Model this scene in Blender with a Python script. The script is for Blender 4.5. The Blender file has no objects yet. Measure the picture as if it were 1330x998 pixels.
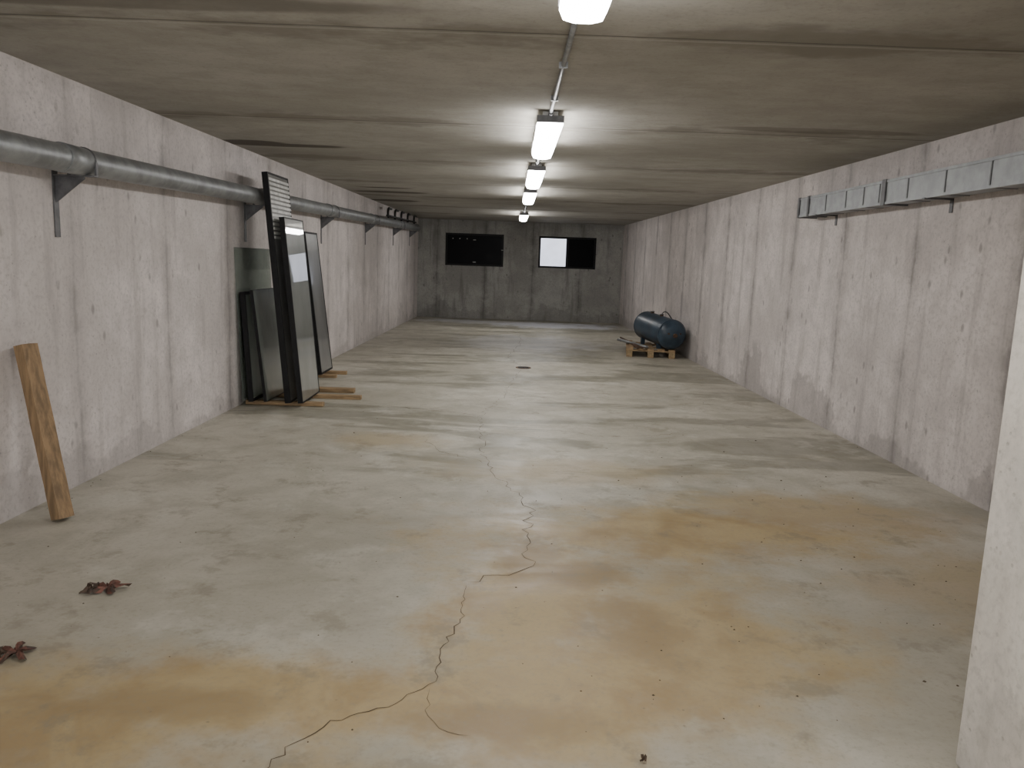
import bpy, bmesh, random
from math import *
from mathutils import Vector, Matrix
random.seed(7)
SC=bpy.context.scene
YN,YF=-2.6,20.43
def xl(y): return -2.755+0.01463*y
def xr(y): return 3.197-0.01463*y
def zc(y): return 2.458+0.0045*y

# ------------------------------------------------------------ node helpers
class G:
    def __init__(s,name):
        s.m=bpy.data.materials.new(name); s.m.use_nodes=True
        s.nt=s.m.node_tree; s.nt.nodes.clear()
        s.out=s.nt.nodes.new('ShaderNodeOutputMaterial')
        s.b=s.nt.nodes.new('ShaderNodeBsdfPrincipled')
        s.nt.links.new(s.b.outputs[0],s.out.inputs[0])
        s.geo=None
    def set(s,sock,v):
        if hasattr(v,'is_linked') or hasattr(v,'links'): s.nt.links.new(v,sock)
        elif isinstance(v,(tuple,list)) and len(v)==3 and sock.type=='RGBA': sock.default_value=(*v,1)
        else: sock.default_value=v
    def pos(s):
        if not s.geo:
            t=s.nt.nodes.new('ShaderNodeTexCoord'); s.geo=t.outputs['Object']
            x=s.nt.nodes.new('ShaderNodeSeparateXYZ'); s.nt.links.new(s.geo,x.inputs[0]); s.xyz=x.outputs
        return s.geo
    def math(s,op,a,b=0.0,c=0.0,clamp=False):
        n=s.nt.nodes.new('ShaderNodeMath'); n.operation=op; n.use_clamp=clamp
        s.set(n.inputs[0],a); s.set(n.inputs[1],b); s.set(n.inputs[2],c); return n.outputs[0]
    def mr(s,v,a,b,c=0.0,d=1.0,smooth=True):
        n=s.nt.nodes.new('ShaderNodeMapRange'); n.interpolation_type='SMOOTHSTEP' if smooth else 'LINEAR'
        s.set(n.inputs[0],v)
        for i,k in enumerate((a,b,c,d)): n.inputs[i+1].default_value=k
        return n.outputs[0]
    def noise(s,scale,detail=4,rough=.6,sc=(1,1,1),off=(0,0,0),dist=0):
        s.pos(); mp=s.nt.nodes.new('ShaderNodeMapping'); mp.inputs['Scale'].default_value=sc; mp.inputs['Location'].default_value=off
        s.nt.links.new(s.geo,mp.inputs[0])
        n=s.nt.nodes.new('ShaderNodeTexNoise'); n.inputs['Scale'].default_value=scale; n.inputs['Detail'].default_value=min(detail,5)
        n.inputs['Roughness'].default_value=rough; n.inputs['Distortion'].default_value=dist
        s.nt.links.new(mp.outputs[0],n.inputs['Vector']); return n.outputs[0]
    def vor(s,scale,sc=(1,1,1),rand=1):
        s.pos(); mp=s.nt.nodes.new('ShaderNodeMapping'); mp.inputs['Scale'].default_value=sc
        s.nt.links.new(s.geo,mp.inputs[0])
        n=s.nt.nodes.new('ShaderNodeTexVoronoi'); n.inputs['Scale'].default_value=scale
        s.nt.links.new(mp.outputs[0],n.inputs['Vector']); return n.outputs['Distance']
    def mix(s,f,a,b,mode='MIX'):
        n=s.nt.nodes.new('ShaderNodeMix'); n.data_type='RGBA'; n.blend_type=mode
        s.set(n.inputs[0],f); s.set(n.inputs[6],a); s.set(n.inputs[7],b); return n.outputs[2]
    def bump(s,h,strength=.3,dist=.01):
        n=s.nt.nodes.new('ShaderNodeBump'); n.inputs['Strength'].default_value=strength; n.inputs['Distance'].default_value=dist
        s.nt.links.new(h,n.inputs['Height']); s.nt.links.new(n.outputs[0],s.b.inputs['Normal'])
    def P(s,**k):
        for a,v in k.items(): s.set(s.b.inputs[a.replace('_',' ')],v)
        return s.m

def simple(name,col,rough=.5,metal=0,var=.25,scale=12,sc=(1,1,1),bump=0,**k):
    g=G(name); n=g.noise(scale,4,.6,sc)
    c=g.mix(g.mr(n,.3,.7),tuple(v*(1-var) for v in col),tuple(min(1,v*(1+var)) for v in col))
    g.P(Base_Color=c,Roughness=g.mr(n,.2,.8,max(0,rough-.08),min(1,rough+.08)),Metallic=metal,**k)
    if bump: g.bump(n,bump,.005)
    return g.m

def thin_glass(name,tint,refl=.5,dust=.12):
    g=G(name); nt=g.nt
    tr=nt.nodes.new('ShaderNodeBsdfTransparent'); tr.inputs[0].default_value=(*tint,1)
    gl=nt.nodes.new('ShaderNodeBsdfGlossy'); gl.inputs['Roughness'].default_value=.03; gl.inputs[0].default_value=(.9,.95,.93,1)
    df=nt.nodes.new('ShaderNodeBsdfDiffuse'); df.inputs[0].default_value=(.40,.43,.40,1)
    fr=nt.nodes.new('ShaderNodeFresnel'); fr.inputs[0].default_value=1.5
    m1=nt.nodes.new('ShaderNodeMixShader'); m2=nt.nodes.new('ShaderNodeMixShader')
    nt.links.new(g.math('MULTIPLY',g.mr(g.noise(3,4),.3,.7,.5,1),dust*1.4),m1.inputs[0]); nt.links.new(tr.outputs[0],m1.inputs[1]); nt.links.new(df.outputs[0],m1.inputs[2])
    nt.links.new(g.math('MULTIPLY',fr.outputs[0],refl),m2.inputs[0]); nt.links.new(m1.outputs[0],m2.inputs[1]); nt.links.new(gl.outputs[0],m2.inputs[2])
    nt.links.new(m2.outputs[0],g.out.inputs[0]); return g.m

def wall_mat(name,axis,light,dark,phase=6.03,seam=.55,damp=.3,patch=.5,dh=.6):
    g=G(name); g.pos(); u=g.xyz[axis]; z=g.xyz[2]
    big=g.noise(.9,5,.62); mid=g.noise(4.5,5,.72); fine=g.noise(38,4,.7)
    stsc=(1,3.2,.35) if axis==1 else (3.2,1,.35)
    st=g.noise(1.9,5,.68,stsc)
    c=g.mix(g.mr(big,.36,.64),dark,light)
    c=g.mix(g.math('MULTIPLY',g.mr(mid,.42,.66),.5),c,tuple(v*.66 for v in light))
    c=g.mix(g.math('MULTIPLY',g.mr(st,.5,.7),patch),c,tuple(v*.58 for v in dark))
    c=g.mix(g.math('MULTIPLY',g.mr(fine,.45,.7),.45),c,tuple(v*.62 for v in dark))
    wob=g.math('MULTIPLY',g.math('SUBTRACT',g.noise(1.6,4,.6),.5),.12)
    uu=g.math('ADD',g.math('SUBTRACT',u,phase),wob)
    d=g.math('PINGPONG',uu,.625)
    zn=g.noise(1.9,5,.7,(1,1.2,1.3),(3,5,1))
    halo=g.math('MULTIPLY',g.mr(d,.0,.14,1,0),g.mr(zn,.42,.62,.25,1))
    core=g.math('MULTIPLY',g.mr(d,0,.028,1,0),g.mr(zn,.36,.6,.4,1))
    c=g.mix(g.math('MULTIPLY',halo,seam),c,tuple(v*.40 for v in dark))
    c=g.mix(g.math('MULTIPLY',core,seam*.8),c,tuple(v*.36 for v in dark))
    v=g.vor(7,(1,1.0,.55)); vm=g.math('MULTIPLY',g.mr(v,.07,.18,1,0),g.mr(g.noise(2.6,3,.6,off=(9,2,4)),.44,.56))
    c=g.mix(g.math('MULTIPLY',vm,.65),c,tuple(v_*.42 for v_ in dark))
    v2=g.vor(24); vm2=g.math('MULTIPLY',g.mr(v2,.08,.2,1,0),g.mr(g.noise(5,3,.6,off=(1,7,4)),.46,.6))
    c=g.mix(g.math('MULTIPLY',vm2,.5),c,tuple(v_*.45 for v_ in dark))
    zz=g.math('SUBTRACT',z,g.math('MULTIPLY',g.mr(g.noise(.8,5,.7,off=(4,4,4)),.40,.72),dh))
    c=g.mix(g.math('MULTIPLY',g.mr(zz,-.04,.08,1,0),damp),c,tuple(v_*.42 for v_ in dark))
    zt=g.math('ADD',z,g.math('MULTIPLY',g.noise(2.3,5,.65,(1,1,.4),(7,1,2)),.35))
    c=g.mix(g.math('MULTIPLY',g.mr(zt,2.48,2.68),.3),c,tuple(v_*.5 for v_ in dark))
    g.P(Base_Color=c,Roughness=.88)
    h=g.math('ADD',g.math('MULTIPLY',fine,.4),g.math('SUBTRACT',mid,g.math('MULTIPLY',g.math('ADD',vm,vm2),.6)))
    g.bump(h,.35,.008); return g.m

def ell(g,x,y,n1,L,lo,hi):
    tot=None
    for cx,cy,rx,ry,w in L:
        a=g.math('DIVIDE',g.math('SUBTRACT',x,cx),rx); b=g.math('DIVIDE',g.math('SUBTRACT',y,cy),ry)
        r=g.math('SQRT',g.math('ADD',g.math('MULTIPLY',a,a),g.math('MULTIPLY',b,b)))
        m=g.math('MULTIPLY',g.mr(g.math('ADD',r,n1),lo,hi,1,0),w)
        tot=m if tot is None else g.math('MAXIMUM',tot,m)
    return tot

def floor_mat():
    g=G('stained_concrete_floor'); g.pos(); x,y,z=g.xyz
    big=g.noise(.55,5,.62); mid=g.noise(2.6,5,.7,dist=.4); fine=g.noise(45,4,.7)
    wet=g.noise(.75,5,.66,(.45,1.5,1),(3,1,0),.6)
    c=g.mix(g.mr(big,.34,.66),(.385,.36,.295),(.53,.50,.425))
    c=g.mix(g.math('MULTIPLY',g.mr(mid,.4,.66),.55),c,(.33,.31,.25))
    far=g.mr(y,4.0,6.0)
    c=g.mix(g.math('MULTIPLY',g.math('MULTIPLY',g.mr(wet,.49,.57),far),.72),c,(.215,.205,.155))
    c=g.mix(g.math('MULTIPLY',g.mr(g.noise(1.3,5,.7,(1,1,1),(8,3,0)),.53,.66),.5),c,(.60,.58,.51))
    n1=g.math('MULTIPLY',g.math('SUBTRACT',g.noise(1.8,5,.7,off=(2,8,0)),.5),2.6)
    tot=ell(g,x,y,n1,[(.15,3.35,.55,.8,1),(0.1,2.5,.65,.55,1),(1.1,4.2,1.45,.48,.95),(1.9,4.6,.9,.5,.75),(-.85,2.42,.95,.36,1),(-1.5,2.2,.8,.4,1),(-1.0,6.2,.45,.3,.45),(.7,2.9,.7,.9,.9),(-.4,1.3,2.2,.9,.9),(2.3,3.6,.6,.7,.55),(.4,5.4,.9,.4,.4)],.35,1.35)
    yc=g.mix(g.mr(mid,.35,.62),(.33,.215,.075),(.45,.335,.16))
    c=g.mix(g.math('MULTIPLY',tot,.88),c,yc)
    brn=ell(g,x,y,n1,[(.12,3.7,.22,.42,1),(.35,3.55,.35,.2,1),(.5,3.1,.25,.3,.7),(0,2.3,.4,.12,.8),(-1.1,2.35,.5,.12,.8)],.3,1.2)
    c=g.mix(g.math('MULTIPLY',brn,.6),c,(.22,.14,.055))
    c=g.mix(g.math('MULTIPLY',g.mr(y,2.0,5.0,1,0),.18),c,(.25,.22,.16))
    dk=g.math('MULTIPLY',g.mr(g.noise(3.2,5,.75,off=(5,5,0)),.54,.66),.5)
    c=g.mix(dk,c,(.22,.195,.14))
    pale=ell(g,x,y,n1,[(1.0,18.9,1.9,.9,1),(-1.2,19.4,1.2,.6,.6),(.4,14.5,1.5,1.6,.35)],.5,1.2)  # pale bluish-white patches on the far part of the floor
    c=g.mix(g.math('MULTIPLY',pale,.8),c,(.80,.82,.90))
    v=g.vor(16); sp=g.math('MULTIPLY',g.mr(v,.04,.1,1,0),g.mr(g.noise(2.2,3,.6,off=(1,9,0)),.5,.62))
    c=g.mix(g.math('MULTIPLY',sp,.6),c,(.14,.11,.07))
    c=g.mix(g.math('MULTIPLY',g.mr(fine,.48,.75),.45),c,(.25,.23,.175))
    rg=g.math('SUBTRACT',g.mr(mid,.3,.7,.45,.65),g.math('MULTIPLY',g.mr(wet,.48,.6),.14))
    g.P(Base_Color=c,Roughness=rg)
    g.bump(g.math('ADD',g.math('MULTIPLY',fine,.25),mid),.16,.006); return g.m

def ceil_mat():
    g=G('precast_concrete_ceiling'); g.pos(); x,y,z=g.xyz
    big=g.noise(.7,5,.65,(.7,1.1,1)); mid=g.noise(4,5,.7,(.8,1.1,1)); fine=g.noise(40,4,.7)
    c=g.mix(g.mr(big,.3,.7),(.30,.285,.245),(.43,.415,.37))
    c=g.mix(g.math('MULTIPLY',g.mr(mid,.4,.66),.5),c,(.28,.263,.225))
    w=g.math('MULTIPLY',g.math('SUBTRACT',g.noise(6,3,.5),.5),.014)
    yy=g.math('ADD',g.math('SUBTRACT',y,3.56),w)
    d=g.math('PINGPONG',yy,1.185)
    n=g.noise(1.3,5,.68,(.6,1,1),(3,3,3))
    dd=g.math('ADD',d,g.math('MULTIPLY',g.math('SUBTRACT',n,.5),1.5))
    c=g.mix(g.math('MULTIPLY',g.mr(dd,-.02,.22,1,0),.55),c,(.14,.125,.095))
    c=g.mix(g.math('MULTIPLY',g.mr(d,.0,.012,1,0),.8),c,(.06,.05,.04))
    d2=g.math('PINGPONG',g.math('SUBTRACT',yy,.035),1.185)
    c=g.mix(g.math('MULTIPLY',g.mr(d2,.0,.018,1,0),.4),c,(.52,.505,.46))
    n2=g.math('MULTIPLY',g.math('SUBTRACT',n,.5),1.0)
    tot=ell(g,x,y,n2,[(-2.15,7.42,.58,.11,1),(-2.4,7.3,.3,.16,1),(-1.9,12.35,.6,.18,1),(-1.9,11.6,.4,.1,1),(-2.2,14.2,.5,.25,1),(-1.6,3.3,1.2,.12,.6),(2.2,5.7,.8,.1,.5)],.8,1.15)
    c=g.mix(g.math('MULTIPLY',tot,.85),c,(.06,.045,.033))
    c=g.mix(g.math('MULTIPLY',g.mr(fine,.48,.75),.35),c,(.19,.18,.15))
    g.P(Base_Color=c,Roughness=.9)
    g.bump(g.math('ADD',g.math('MULTIPLY',fine,.3),g.math('SUBTRACT',mid,g.mr(d,0,.014,2,0))),.3,.006); return g.m

# ------------------------------------------------------------ mesh builder
class B:
    def __init__(s,name,mats):
        s.name=name; s.mats=mats; s.bm=bmesh.new()
    def hexa(s,pts,mi=0):
        v=[s.bm.verts.new(p) for p in pts]
        for f in ((3,2,1,0),(4,5,6,7),(0,1,5,4),(1,2,6,5),(2,3,7,6),(3,0,4,7)):
            s.bm.faces.new([v[i] for i in f]).material_index=mi
        return v
    def box(s,a,b,mi=0,M=None,bev=0):
        (x0,y0,z0),(x1,y1,z1)=a,b
        pts=[(x0,y0,z0),(x1,y0,z0),(x1,y1,z0),(x0,y1,z0),(x0,y0,z1),(x1,y0,z1),(x1,y1,z1),(x0,y1,z1)]
        if M is not None: pts=[M@Vector(p) for p in pts]
        v=s.hexa(pts,mi)
        if bev:
            es=set(e for w in v for e in w.link_edges)
            r=bmesh.ops.bevel(s.bm,geom=list(es),offset=bev,segments=2,affect='EDGES',profile=.5)
            for f in r['faces']: f.material_index=mi
    def tube(s,path,r,mi=0,seg=16,cap=True,radii=None):
        path=[Vector(p) for p in path]; rings=[]
        t0=(path[1]-path[0]).normalized(); up=Vector((0,0,1)) if abs(t0.z)<.9 else Vector((1,0,0))
        n=t0.cross(up).normalized()
        for i,p in enumerate(path):
            if i==0: t=(path[1]-p)
            elif i==len(path)-1: t=p-path[i-1]
            else: t=(path[i+1]-p).normalized()+(p-path[i-1]).normalized()
            if t.length<1e-9: t=t0
            t.normalize(); n=(n-t*n.dot(t)).normalized(); b=t.cross(n)
            rr=radii[i] if radii else r
            rings.append([s.bm.verts.new(p+(n*cos(2*pi*k/seg)+b*sin(2*pi*k/seg))*rr) for k in range(seg)])
        for A,C in zip(rings,rings[1:]):
            for k in range(seg):
                f=s.bm.faces.new((A[k],A[(k+1)%seg],C[(k+1)%seg],C[k])); f.material_index=mi; f.smooth=True
        if cap:
            for rg in (rings[0][::-1],rings[-1]):
                f=s.bm.faces.new(rg); f.material_index=mi
    def done(s,bevel=0):
        bmesh.ops.recalc_face_normals(s.bm,faces=s.bm.faces)
        me=bpy.data.meshes.new(s.name); s.bm.to_mesh(me); s.bm.free()
        for m in s.mats: me.materials.append(m)
        o=bpy.data.objects.new(s.name,me); SC.collection.objects.link(o)
        if bevel:
            b=o.modifiers.new('bevel','BEVEL'); b.width=bevel; b.segments=2; b.limit_method='ANGLE'
        return o

# ------------------------------------------------------------ materials
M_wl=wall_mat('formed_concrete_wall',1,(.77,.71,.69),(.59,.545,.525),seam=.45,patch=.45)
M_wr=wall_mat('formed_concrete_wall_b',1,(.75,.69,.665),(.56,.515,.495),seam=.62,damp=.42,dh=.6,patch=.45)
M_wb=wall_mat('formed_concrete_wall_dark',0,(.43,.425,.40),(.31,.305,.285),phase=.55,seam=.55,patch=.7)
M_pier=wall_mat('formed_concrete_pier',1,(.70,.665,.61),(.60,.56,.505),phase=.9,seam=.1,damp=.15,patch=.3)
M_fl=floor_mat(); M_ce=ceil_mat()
M_galv=simple('galvanised_steel',(.27,.28,.285),.45,.55,.25,9)
M_galvd=simple('galvanised_steel_dull',(.13,.13,.135),.5,.5,.3,14)
M_black=simple('black_frame',(.010,.010,.011),.5,0,.3,10,Specular_IOR_Level=.25)
M_blackp=simple('black_plastic_pipe',(.012,.012,.012),.5)
M_white=simple('white_enamel',(.6,.6,.58),.4)
M_wood=simple('weathered_wood',(.25,.165,.088),.75,0,.35,7,(6,6,.6),.4)
M_woodl=simple('wood_batten',(.32,.22,.12),.75,0,.35,9,(.6,6,6),.3)
M_wend=simple('wood_end_grain',(.34,.25,.14),.8,0,.3,30)
M_tank=simple('dark_blue_tank_paint',(.035,.058,.085),.4,0,.35,5)
M_rust=simple('rusty_steel',(.10,.06,.04),.75,.2,.4,25)
M_leaf=simple('dried_red_leaf',(.12,.05,.035),.7,0,.6,30)
M_leafb=simple('dried_brown_leaf',(.06,.038,.025),.75,0,.5,30)
M_crack=simple('crack_dark',(.09,.065,.04),.95)
M_deb=simple('grit',(.09,.065,.04),.95,0,.5,30)
M_gblack=simple('dark_window_glass',(.003,.003,.004),.35,0,.2,Specular_IOR_Level=.08)
g=G('pane_glass_grey'); n=g.noise(2,4,.6,(1,1,.5)); M_gpane=g.P(Base_Color=g.mix(g.mr(n,.3,.7),(.15,.16,.15),(.24,.255,.24)),Roughness=.3,Metallic=.1,Coat_Weight=1.0,Coat_Roughness=.01,Coat_IOR=1.75)
g=G('panel_grey'); n=g.noise(3,4,.6,(1,1,.4)); M_gdark=g.P(Base_Color=g.mix(g.mr(n,.3,.7),(.13,.13,.128),(.21,.21,.205)),Roughness=.3,Metallic=.3,Coat_Weight=.6,Coat_Roughness=.05)
g=G('green_glass_unit'); n=g.noise(2,4,.6,(1,1,.5)); M_ggreen=g.P(Base_Color=g.mix(g.mr(n,.3,.7),(.18,.21,.185),(.28,.31,.28)),Roughness=.2,Metallic=.1,Coat_Weight=1.0,Coat_Roughness=.02)
M_gclear=thin_glass('clear_float_glass',(.93,.96,.94),.55,.18)
M_gwin=thin_glass('window_clear_glass',(.99,.99,1),.3,.01)
g=G('fluorescent_diffuser'); M_em=g.P(Base_Color=(.9,.9,.9),Roughness=.4,Emission_Color=(1,.975,.95),Emission_Strength=39.0)
M_ext=simple('exterior_render',(.80,.83,.92),.9,0,.08,2)

# ------------------------------------------------------------ shell
T=.3
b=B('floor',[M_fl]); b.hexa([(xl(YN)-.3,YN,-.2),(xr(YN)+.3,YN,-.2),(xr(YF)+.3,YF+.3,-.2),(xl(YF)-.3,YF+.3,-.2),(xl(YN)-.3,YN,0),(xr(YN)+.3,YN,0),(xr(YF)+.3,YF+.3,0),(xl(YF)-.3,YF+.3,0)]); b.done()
b=B('ceiling',[M_ce]); b.hexa([(xl(YN)-.3,YN,zc(YN)),(xr(YN)+.3,YN,zc(YN)),(xr(YF)+.3,YF+.3,zc(YF)),(xl(YF)-.3,YF+.3,zc(YF)),(xl(YN)-.3,YN,zc(YN)+.25),(xr(YN)+.3,YN,zc(YN)+.25),(xr(YF)+.3,YF+.3,zc(YF)+.25),(xl(YF)-.3,YF+.3,zc(YF)+.25)]); b.done()
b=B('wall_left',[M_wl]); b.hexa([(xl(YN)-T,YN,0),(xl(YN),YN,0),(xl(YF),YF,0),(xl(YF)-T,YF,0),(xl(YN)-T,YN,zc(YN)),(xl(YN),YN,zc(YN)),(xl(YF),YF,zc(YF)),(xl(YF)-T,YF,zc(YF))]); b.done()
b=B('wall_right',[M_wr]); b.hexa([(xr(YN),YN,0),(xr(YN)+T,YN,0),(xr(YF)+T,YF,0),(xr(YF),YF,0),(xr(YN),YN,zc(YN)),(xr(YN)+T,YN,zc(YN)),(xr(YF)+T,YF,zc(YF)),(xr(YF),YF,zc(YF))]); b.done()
W1=(-1.74,-.22,1.375,2.21); W2=(.70,2.20,1.39,2.205)
b=B('wall_back',[M_wb]); X0,X1,ZT=xl(YF)-T,xr(YF)+T,zc(YF)
for x0,x1,z0,z1 in [(X0,W1[0],0,ZT),(W1[1],W2[0],0,ZT),(W2[1],X1,0,ZT),(W1[0],W1[1],0,W1[2]),(W1[0],W1[1],W1[3],ZT),(W2[0],W2[1],0,W2[2]),(W2[0],W2[1],W2[3],ZT)]:
    b.box((x0,YF,z0),(x1,YF+.25,z1))
bmesh.ops.remove_doubles(b.bm,verts=b.bm.verts,dist=1e-5); b.done()
b=B('wall_pier',[M_pier]); b.box((1.415,.9,0),(xr(1)-.002,2.165,zc(1)-.004),bev=.012); b.done()

def window(name,W,clear=False):
    b=B(name,[M_black,M_gblack,M_gwin,M_white]); x0,x1,z0,z1=W; y=YF+.03; f=.05
    b.box((x0,y,z0),(x0+f,y+.1,z1)); b.box((x1-f,y,z0),(x1,y+.1,z1))
    b.box((x0+f,y,z0),(x1-f,y+.1,z0+f)); b.box((x0+f,y,z1-f),(x1-f,y+.1,z1))
    xm=(x0+x1)/2
    if clear:
        b.box((xm-.03,y-.01,z0+f),(xm+.03,y+.09,z1-f))
        b.box((x0+f,y+.05,z0+f),(xm-.03,y+.056,z1-f),2)
        b.box((xm+.03,y+.03,z0+f),(x1-f,y+.05,z1-f),1)
    else:
        b.box((x0+f,y+.01,z0+f),(x1-f,y+.05,z1-f),1)
        for cx,cz,w,h in ((x0+.18,z1-.15,.022,.022),(x0+.36,z1-.15,.022,.022),(x0+.55,z1-.15,.022,.022),(x0+.72,z1-.17,.07,.015),(x1-.06,z0+.42,.05,.02),(x0+.72,z0+.09,.08,.02)):
            b.box((cx,y-.004,cz),(cx+w,y+.009,cz+h),3)
    return b.done(.003)
window('window_1',W1); window('window_2',W2,True)
b=B('exterior_wall',[M_ext]); b.box((-3.4,23.0,0.3),(4.4,23.3,2.6)); b.box((-3.4,20.75,0.3),(4.4,23.0,.5)); b.done()

# ------------------------------------------------------------ fluorescent fixtures
X=.225
for y0 in (1.50,5.28,8.05,10.7,16.0):
    y1=y0+1.42; zt=zc(y0)-.003
    b=B('fluorescent_ceiling_light',[M_white,M_em,M_galvd])
    b.box((X-.05,y0+.03,zt-.045),(X+.05,y1-.03,zt),0)
    prof=[(-.083,-.045),(-.086,-.085),(-.07,-.118),(-.03,-.128),(.03,-.128),(.07,-.118),(.086,-.085),(.083,-.045)]
    A=[b.bm.verts.new((X+p,y0,zt+q)) for p,q in prof]; C=[b.bm.verts.new((X+p,y1,zt+q)) for p,q in prof]
    for k in range(len(prof)-1): b.bm.faces.new((A[k],A[k+1],C[k+1],C[k])).material_index=1
    b.bm.faces.new(A).material_index=1; b.bm.faces.new(C).material_index=1
    f=b.bm.faces.new((A[0],C[0],C[-1],A[-1])); f.material_index=0
    for ya,yb in ((y0-.006,y0+.012),(y1-.012,y1+.006)):
        b.box((X-.09,ya,zt-.075),(X+.09,yb,zt-.03),2)
    for yy in (y0+.3,y1-.3):
        for sx in (-1,1): b.box((X+sx*.088-.004,yy-.012,zt-.07),(X+sx*.088+.004,yy+.012,zt-.035),2)
    b.tube([(X,y0-.045,zt-.02),(X,y0+.03,zt-.02)],.016,2,10)
    b.done()
b=B('ceiling_conduit',[M_galv])
for a,c in ((2.93,5.235),(6.7,8.0),(9.47,10.65),(12.12,15.95)):
    b.tube([(X,a,zc(a)-.016),(X,c,zc(c)-.016)],.012,0,10)
    k=a+.3
    while k<c:
        b.box((X-.022,k-.01,zc(k)-.03),(X+.022,k+.01,zc(k)-.001)); k+=.8
b.done()

# ------------------------------------------------------------ left pipe and brackets
def pz(y): return 1.965+.0188*(y-3.95)
def px(y): return xl(y)+.17
R=.076
b=B('galvanised_wall_pipe',[M_galv,M_galvd,M_blackp])
b.tube([(px(y),y,pz(y)) for y in (-2.5,4,8,12,16,18.9)],R,0,28)
for y in (-.2,4.52,10.4,13.3,16.2):
    b.tube([(px(y),y-.12,pz(y)),(px(y),y+.12,pz(y))],R+.005,0,28)
for y in (1.7,4.63,7.75,10.65,13.6,16.5,18.85):
    z=pz(y)-R-.002
    b.box((xl(y)+.001,y-.025,z-.36),(xl(y)+.008,y+.025,z+.02),1)
    b.box((xl(y)+.001,y-.025,z-.008),(xl(y)+.25,y+.025,z),1)
    p=[(xl(y)+.008,z-.16),(xl(y)+.008,z-.008),(xl(y)+.18,z-.008),(xl(y)+.18,z-.02)]
    b.hexa([(p[0][0],y-.004,p[0][1]),(p[3][0],y-.004,p[3][1]),(p[3][0],y+.004,p[3][1]),(p[0][0],y+.004,p[0][1]),(p[1][0],y-.004,p[1][1]),(p[2][0],y-.004,p[2][1]),(p[2][0],y+.004,p[2][1]),(p[1][0],y+.004,p[1][1])],1)
    b.tube([(px(y)+R*1.04*cos(t),y,pz(y)+R*1.04*sin(t)) for t in [pi*k/12 for k in range(13)]],.006,1,6)
    b.box((px(y)+R*1.04-.006,y-.01,z),(px(y)+R*1.04+.006,y+.01,z+R),1); b.box((px(y)-R*1.04-.008,y-.01,z),(px(y)-R*1.04+.006,y+.01,z+R),1)
for i,y in enumerate((14.9,15.7,16.5,17.4,18.4)):
    x=px(y)+.0; z0=pz(y)+R
    b.tube([(x,y,z0-.01),(x,y,z0+.12),(x,y+.04,z0+.17),(x,y+.12,z0+.19),(x,y+.4,z0+.19)],.022,2,10)
b.tube([(px(14.8),14.8,pz(14.8)+R+.04),(px(18.7),18.7,pz(18.7)+R+.04)],.022,2,10)
b.done()

# ------------------------------------------------------------ right duct
b=B('rectangular_metal_duct',[M_galv,M_galvd])
y0,y1=2.2,7.97
def dx(y,o): return xr(y)-o
z0,z1=2.04,2.215
b.hexa([(dx(y0,.2),y0,z0),(dx(y0,.03),y0,z0),(dx(y1,.03),y1,z0),(dx(y1,.2),y1,z0),(dx(y0,.2),y0,z1),(dx(y0,.03),y0,z1),(dx(y1,.03),y1,z1),(dx(y1,.2),y1,z1)])
def band(y,w,o,mi):
    b.box((dx(y,.2)-o,y-w,z0-o),(dx(y,.03)+o,y+w,z1+o),mi)
for y in (7.94,7.70): band(y,.02,.012,1)
for y in (7.3,6.88,6.55,6.28,5.85,5.36,4.87,4.4,3.9,3.4,2.9,2.5): band(y,.007,.004,1)
for y in (6.20,3.2): band(y,.03,.012,1)
for za,zb in ((z0-.006,z0+.014),(z1-.014,z1+.006)):
    b.hexa([(dx(y0,.206),y0,za),(dx(y0,.19),y0,za),(dx(y1,.19),y1,za),(dx(y1,.206),y1,za),(dx(y0,.206),y0,zb),(dx(y0,.19),y0,zb),(dx(y1,.19),y1,zb),(dx(y1,.206),y1,zb)])
for y in (7.5,5.6,4.1,2.7): b.box((dx(y,.21),y-.02,z0-.012),(xr(y)-.002,y+.02,z0-.0005),1); b.box((xr(y)-.008,y-.02,z0-.1),(xr(y)-.002,y+.02,z0),1)
b.box((dx(7.98,.18),7.968,z0+.02),(dx(7.98,.05),7.975,z1-.02),1)
b.done()

# ------------------------------------------------------------ leaning panels
def slab(name,y0,y1,xb,xt,zb,zt,th,fw,mf,mp,slats=False,turn=0.0146):
    U=Vector((xt-xb,0,zt-zb)); h=U.length; U.normalize()
    Yv=(Vector((turn,1,0))); Yv=(Yv-U*Yv.dot(U)).normalized(); Nn=Yv.cross(U).normalized()
    if Nn.x<0: Nn=-Nn
    M=Matrix(((Nn.x,Yv.x,U.x,xb),(Nn.y,Yv.y,U.y,y0),(Nn.z,Yv.z,U.z,zb),(0,0,0,1)))
    w=y1-y0
    b=B(name,[mf,mp,M_white,M_galvd])
    if fw:
        b.box((-th,0,0),(0,fw,h),0,M); b.box((-th,w-fw,0),(0,w,h),0,M)
        b.box((-th,fw,0),(0,w-fw,fw),0,M); b.box((-th,fw,h-fw),(0,w-fw,h),0,M)
        b.box((-th+.006,fw,fw),(-.003,w-fw,h-fw),1,M)
    else: b.box((-th,0,0),(0,w,h),1,M)
    if slats:
        k=h-.05
        while k>h-.60:
            b.box((-.003,fw,k-.024),(.004,w-fw,k),2,M); k-=.042
    return b.done()
ZB=.05
slab('clear_glass_pane',7.42,8.45,-2.580,-2.634,ZB,1.54,.006,0,M_gclear,M_gclear)
slab('black_framed_window_sash',7.44,8.0,-2.49,-2.555,ZB,1.12,.045,.03,M_black,M_ggreen)
slab('insulating_glass_unit',7.46,8.12,-2.36,-2.48,ZB,1.14,.03,.006,M_black,M_ggreen)
slab('tall_framed_shutter',7.43,8.08,-2.12,-2.315,ZB,2.25,.055,.02,M_black,M_gdark,True)
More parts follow.
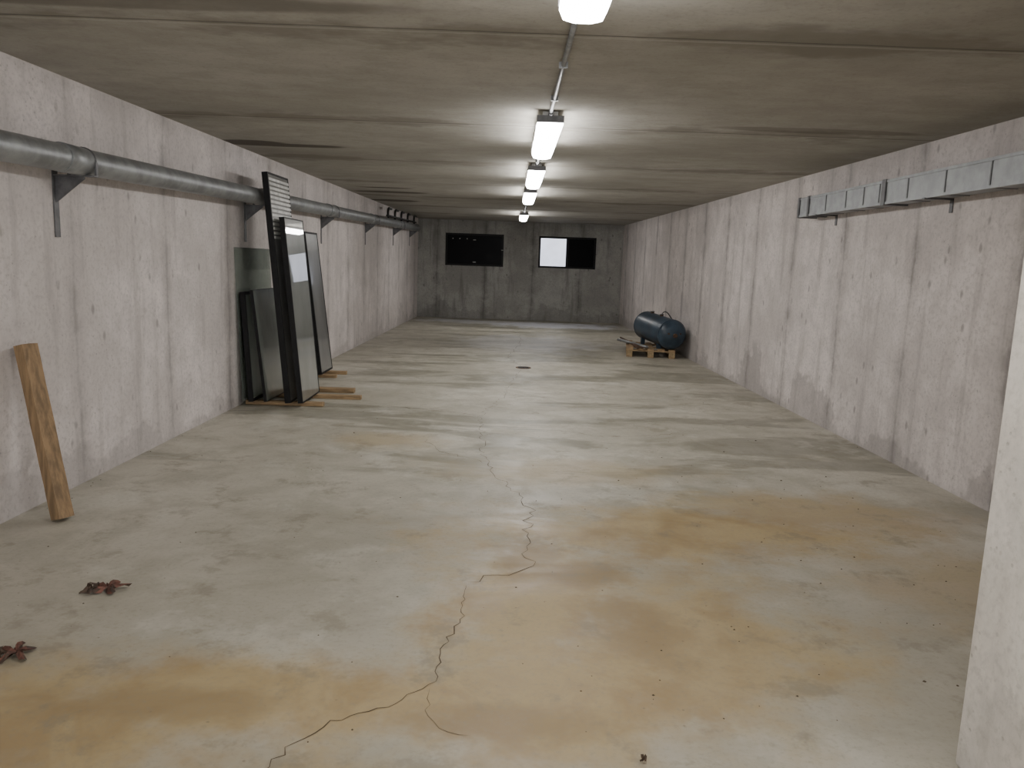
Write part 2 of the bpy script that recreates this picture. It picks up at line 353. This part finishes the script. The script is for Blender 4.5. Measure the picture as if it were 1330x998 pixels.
slab('framed_glass_door',7.44,8.12,-2.00,-2.165,ZB,1.84,.05,.012,M_black,M_gpane,False,-.004)
slab('metal_framed_panel',9.35,9.9,-2.28,-2.475,ZB,1.77,.05,.022,M_black,M_gdark)

def batten(y,xa,xb_,w=.07,h=.036):
    b=B('wooden_batten',[M_woodl]); b.box((xa,y-w/2,0.001),(xb_,y+w/2,h),bev=.003); return b.done()
batten(7.58,-2.6,-1.83,.07,.042); batten(8.03,-2.6,-1.54,.07,.042); batten(8.42,-2.45,-1.69,.09,.05); batten(9.76,-2.5,-2.06,.07,.042); batten(9.45,-2.5,-2.12,.07,.042)

p0=Vector((-2.41,4.06,0.0)); p1=Vector((-2.625,4.17,.95)); U=(p1-p0).normalized(); Yv=Vector((.25,1,0)); Yv=(Yv-U*Yv.dot(U)).normalized(); Xv=Yv.cross(U)
M=Matrix(((Xv.x,Yv.x,U.x,p0.x),(Xv.y,Yv.y,U.y,p0.y),(Xv.z,Yv.z,U.z,p0.z),(0,0,0,1)))
b=B('leaning_wooden_post',[M_wood,M_wend])
hw=.05; pr=[(-hw,-.02),(-.03,-hw),(.03,-hw),(hw,-.02),(hw,.03),(.02,hw),(-.03,hw),(-hw,.02)]
segs=9; L=(p1-p0).length; rings=[]
for i in range(segs+1):
    t=i/segs*L; rr=random.Random(i)
    rings.append([b.bm.verts.new(M@Vector((x*(1+rr.uniform(-.03,.03)),y*(1+rr.uniform(-.03,.03)),t+(0.016 if i==0 else 0)))) for x,y in pr])
for A,C in zip(rings,rings[1:]):
    for k in range(8): b.bm.faces.new((A[k],A[(k+1)%8],C[(k+1)%8],C[k]))
b.bm.faces.new(rings[0][::-1]).material_index=1; b.bm.faces.new(rings[-1]).material_index=1
b.done()

# ------------------------------------------------------------ pallet
ang=radians(-8); PM=Matrix.Translation((1.97,12.80,0))@Matrix.Rotation(ang,4,'Z')
b=B('wooden_pallet',[M_woodl,M_wend])
for x in (0,.35,.70):
    b.box((x,0,0.001),(x+.1,1.2,.022),0,PM)
    for y in (0,.53,1.06): b.box((x,y,.022),(x+.1,y+.14,.1),1,PM)
for y in (0,.53,1.06): b.box((0,y,.1),(.8,y+.14,.122),0,PM)
for x in (0,.1725,.345,.5175,.69): b.box((x,0,.122),(x+.11,1.2,.144),0,PM)
b.done(.002)

# tank, far end propped a little higher
r=.245
far=Vector((2.43,13.90,.475)); near=Vector((2.72,12.60,.395))
ax=(near-far).normalized(); Lt=(near-far).length
C0=far
b=B('compressed_air_tank',[M_tank,M_rust,M_galvd])
path=[];rad=[]
dm=.13
for k in range(9):
    t=pi/2*k/8; path.append(C0+ax*(dm-dm*cos(t))); rad.append(max(.004,r*sin(t)))
for s_ in (.3,.5,.7): path.append(C0+ax*(dm+(Lt-2*dm)*s_)); rad.append(r)
for k in range(9):
    t=pi/2*k/8; path.append(C0+ax*(Lt-dm+dm*sin(t))); rad.append(max(.004,r*cos(t)))
b.tube(path,r,0,40,True,rad)
for s_ in (dm,Lt-dm): b.tube([C0+ax*(s_-.008),C0+ax*(s_+.008)],r+.004,0,40)
ah=Vector((ax.x,ax.y,0)).normalized(); side=Vector((-ah.y,ah.x,0))
for s_ in (.3,1.0):
    c=C0+ax*s_
    for sg in (-1,1):
        q=c+side*sg*.13
        MM=Matrix(((ah.x,side.x,0,q.x),(ah.y,side.y,0,q.y),(0,0,1,0),(0,0,0,1)))
        b.box((-.03,-.03,.1445),(.03,.03,c.z-.16),0,MM)
for s_ in (.35,.75):
    c=C0+ax*s_+Vector((0,0,r-.01)); b.tube([c,c+Vector((0,0,.03))],.03,1,12); b.tube([c+Vector((0,0,.03)),c+Vector((0,0,.042))],.04,2,6)
c=C0+ax*(Lt-.002); b.tube([c,c+ax*.03],.035,1,14)
for a_ in (.8,-.9):
    q=C0+ax*(Lt-.03)+side*(.12*a_)+Vector((0,0,.03)); b.tube([q,q+ax*.04],.015,1,8)
b.tube([C0+ax*.75+Vector((0,0,r+.03))]+[C0+ax*(.75-.02*k)+Vector((.04*k*.9,.0,r+.05+.05*sin(k*.6)-.012*k)) for k in range(1,9)],.009,2,8)
b.done()
b=B('steel_bar_bundle',[M_galv,M_rust,M_woodl])
def rod(a,c,r_,mi): b.tube([a,c],r_,mi,10)
rod((1.97,13.9,.175),(2.30,12.78,.175),.018,0); rod((2.03,14.0,.21),(2.22,12.72,.165),.014,1)
rod((1.93,13.6,.21),(2.33,12.85,.17),.02,0); rod((2.1,13.9,.17),(2.14,12.7,.17),.022,1)
b.box((0,0,.1445),(.06,1.2,.17),2,PM@Matrix.Translation((.05,.0,0)))
b.done()

# ------------------------------------------------------------ floor drain
b=B('floor_drain',[M_rust,M_black])
dc=Vector((.22,10.97,0))
b.tube([dc+Vector((0,0,.0005)),dc+Vector((0,0,.006))],.11,0,28)
for k in range(-3,4): b.box((dc.x-.075,dc.y+k*.024-.006,.006),(dc.x+.075,dc.y+k*.024+.006,.0075),1)
b.done()

# ------------------------------------------------------------ cracks
def crack(b,pts,w,jit=.014,step=.03):
    P=[Vector((x,y,0)) for x,y in pts]; line=[]
    for A,C in zip(P,P[1:]):
        n=max(2,int((C-A).length/step))
        for i in range(n):
            q=A.lerp(C,i/n); d=(C-A).normalized(); s=Vector((-d.y,d.x,0)); line.append(q+s*random.uniform(-jit,jit))
    line.append(P[-1]); L=[];Rr=[]
    for i,q in enumerate(line):
        a=line[max(0,i-1)];c=line[min(len(line)-1,i+1)]; d=(c-a).normalized(); s=Vector((-d.y,d.x,0))
        ww=w*random.uniform(.35,1.2)*(1 if 0<i<len(line)-1 else .1)
        L.append(b.bm.verts.new(q+s*ww+Vector((0,0,.0012)))); Rr.append(b.bm.verts.new(q-s*ww+Vector((0,0,.0012))))
    for i in range(len(line)-1): b.bm.faces.new((L[i],Rr[i],Rr[i+1],L[i+1]))
b=B('floor_crack',[M_crack])
crack(b,[(-.9,1.5),(-.75,1.85),(-.66,2.05),(-.62,2.17),(-.53,2.28),(-.37,2.38),(-.22,2.54),(-.22,2.74),(-.16,3.06),(-.16,3.38)],.0023)
crack(b,[(-.16,3.42),(.02,3.52),(.15,3.63),(.12,4.0),(.17,4.55),(.0,5.1),(-.15,5.6),(-.2,6.5),(-.25,7.4),(-.05,8.4),(.05,9.6),(.2,10.85)],.0022,.035,.05)
crack(b,[(.2,11.1),(.0,12.2),(.15,13.6),(.25,15.2),(.1,17)],.003,.04,.1)
crack(b,[(-.23,2.5),(-.24,2.36),(-.18,2.27),(-.08,2.23)],.001)
crack(b,[(-.25,7.4),(-1.2,7.7),(-2.0,7.5)],.003,.03,.06)
crack(b,[(-.2,6.5),(.4,6.8),(1.0,6.6),(1.7,6.9)],.002,.03,.06)
crack(b,[(.0,8.6),(.7,8.9),(1.4,8.6),(2.6,8.8)],.003,.03,.06)
crack(b,[(-.15,5.6),(-.5,5.9),(-.7,6.3)],.0018,.03,.05)
b.done()

# ------------------------------------------------------------ leaves and grit
def leafclump(b,cx,cy,size,rot,mi):
    n=30; c=b.bm.verts.new((cx,cy,.018)); ring=[];mid=[]
    for k in range(n):
        t=2*pi*k/n; lob=.30+.70*abs(cos(2.5*t))**2.2
        rr=size*lob*random.uniform(.85,1.1)
        x,y=rr*cos(t),rr*.8*sin(t)
        X_,Y_=x*cos(rot)-y*sin(rot),x*sin(rot)+y*cos(rot)
        mid.append(b.bm.verts.new((cx+X_*.5,cy+Y_*.5,random.uniform(.012,.034))))
        ring.append(b.bm.verts.new((cx+X_,cy+Y_,random.uniform(.002,.03))))
    for k in range(n):
        j=(k+1)%n
        b.bm.faces.new((c,mid[k],mid[j])).material_index=mi
        b.bm.faces.new((mid[k],ring[k],ring[j],mid[j])).material_index=mi if k%3 else 1
    b.tube([(cx,cy,.015),(cx+size*.9*cos(rot+2.5),cy+size*.9*sin(rot+2.5),.006)],.003,1,5)
for cx,cy,s,rot in ((-1.72,3.2,.095,.3),(-1.76,2.63,.09,1.9)):
    b=B('dried_leaf',[M_leaf,M_leafb]); leafclump(b,cx,cy,s,rot,0); leafclump(b,cx-.06,cy-.02,s*.6,rot+1,1); b.done()
b=B('dried_leaf',[M_leafb,M_leafb]); leafclump(b,.45,2.12,.012,.4,0); b.done()
b=B('floor_grit',[M_deb])
for i in range(300):
    y=1.6+abs(random.gauss(0,1))*3.2
    x=random.uniform(xl(y)+.1,xr(y)-.1)
    if i%2: x=random.uniform(.2,2.6)
    if i%9==0: x=xl(y)+random.uniform(.02,.12)
    if i%9==3: x=xr(y)-random.uniform(.02,.12)
    if x>1.35 and y<2.25: continue
    s=random.uniform(.002,.006)*(1.5 if random.random()<.1 else 1)
    q=[b.bm.verts.new((x+s*cos(a)*random.uniform(.6,1.3),y+s*sin(a)*random.uniform(.6,1.3),.0008)) for a in (0,1.57,3.14,4.71)]
    t=b.bm.verts.new((x,y,s*.8))
    for k in range(4): b.bm.faces.new((q[k],q[(k+1)%4],t))
b.done()

# ------------------------------------------------------------ world
w=bpy.data.worlds.new('overcast_sky'); SC.world=w; w.use_nodes=True
bg=w.node_tree.nodes['Background']; bg.inputs[0].default_value=(.98,.98,.985,1); bg.inputs[1].default_value=3.4

# ------------------------------------------------------------ camera
yaw,p,r_,h=.006,.15557,.03464,1.479
fwd=Vector((sin(yaw)*cos(p),cos(yaw)*cos(p),-sin(p))); right=Vector((cos(yaw),-sin(yaw),0)); down=fwd.cross(right)
a=right*cos(r_)-down*sin(r_); d=down*cos(r_)+right*sin(r_)
cam=bpy.data.cameras.new('camera'); co=bpy.data.objects.new('camera',cam); SC.collection.objects.link(co); SC.camera=co
cam.sensor_width=36; cam.sensor_fit='HORIZONTAL'; cam.lens=1000/1330*36; cam.clip_start=.05
up=-d; bk=-fwd
co.matrix_world=Matrix(((a.x,up.x,bk.x,0),(a.y,up.y,bk.y,0),(a.z,up.z,bk.z,h),(0,0,0,1)))
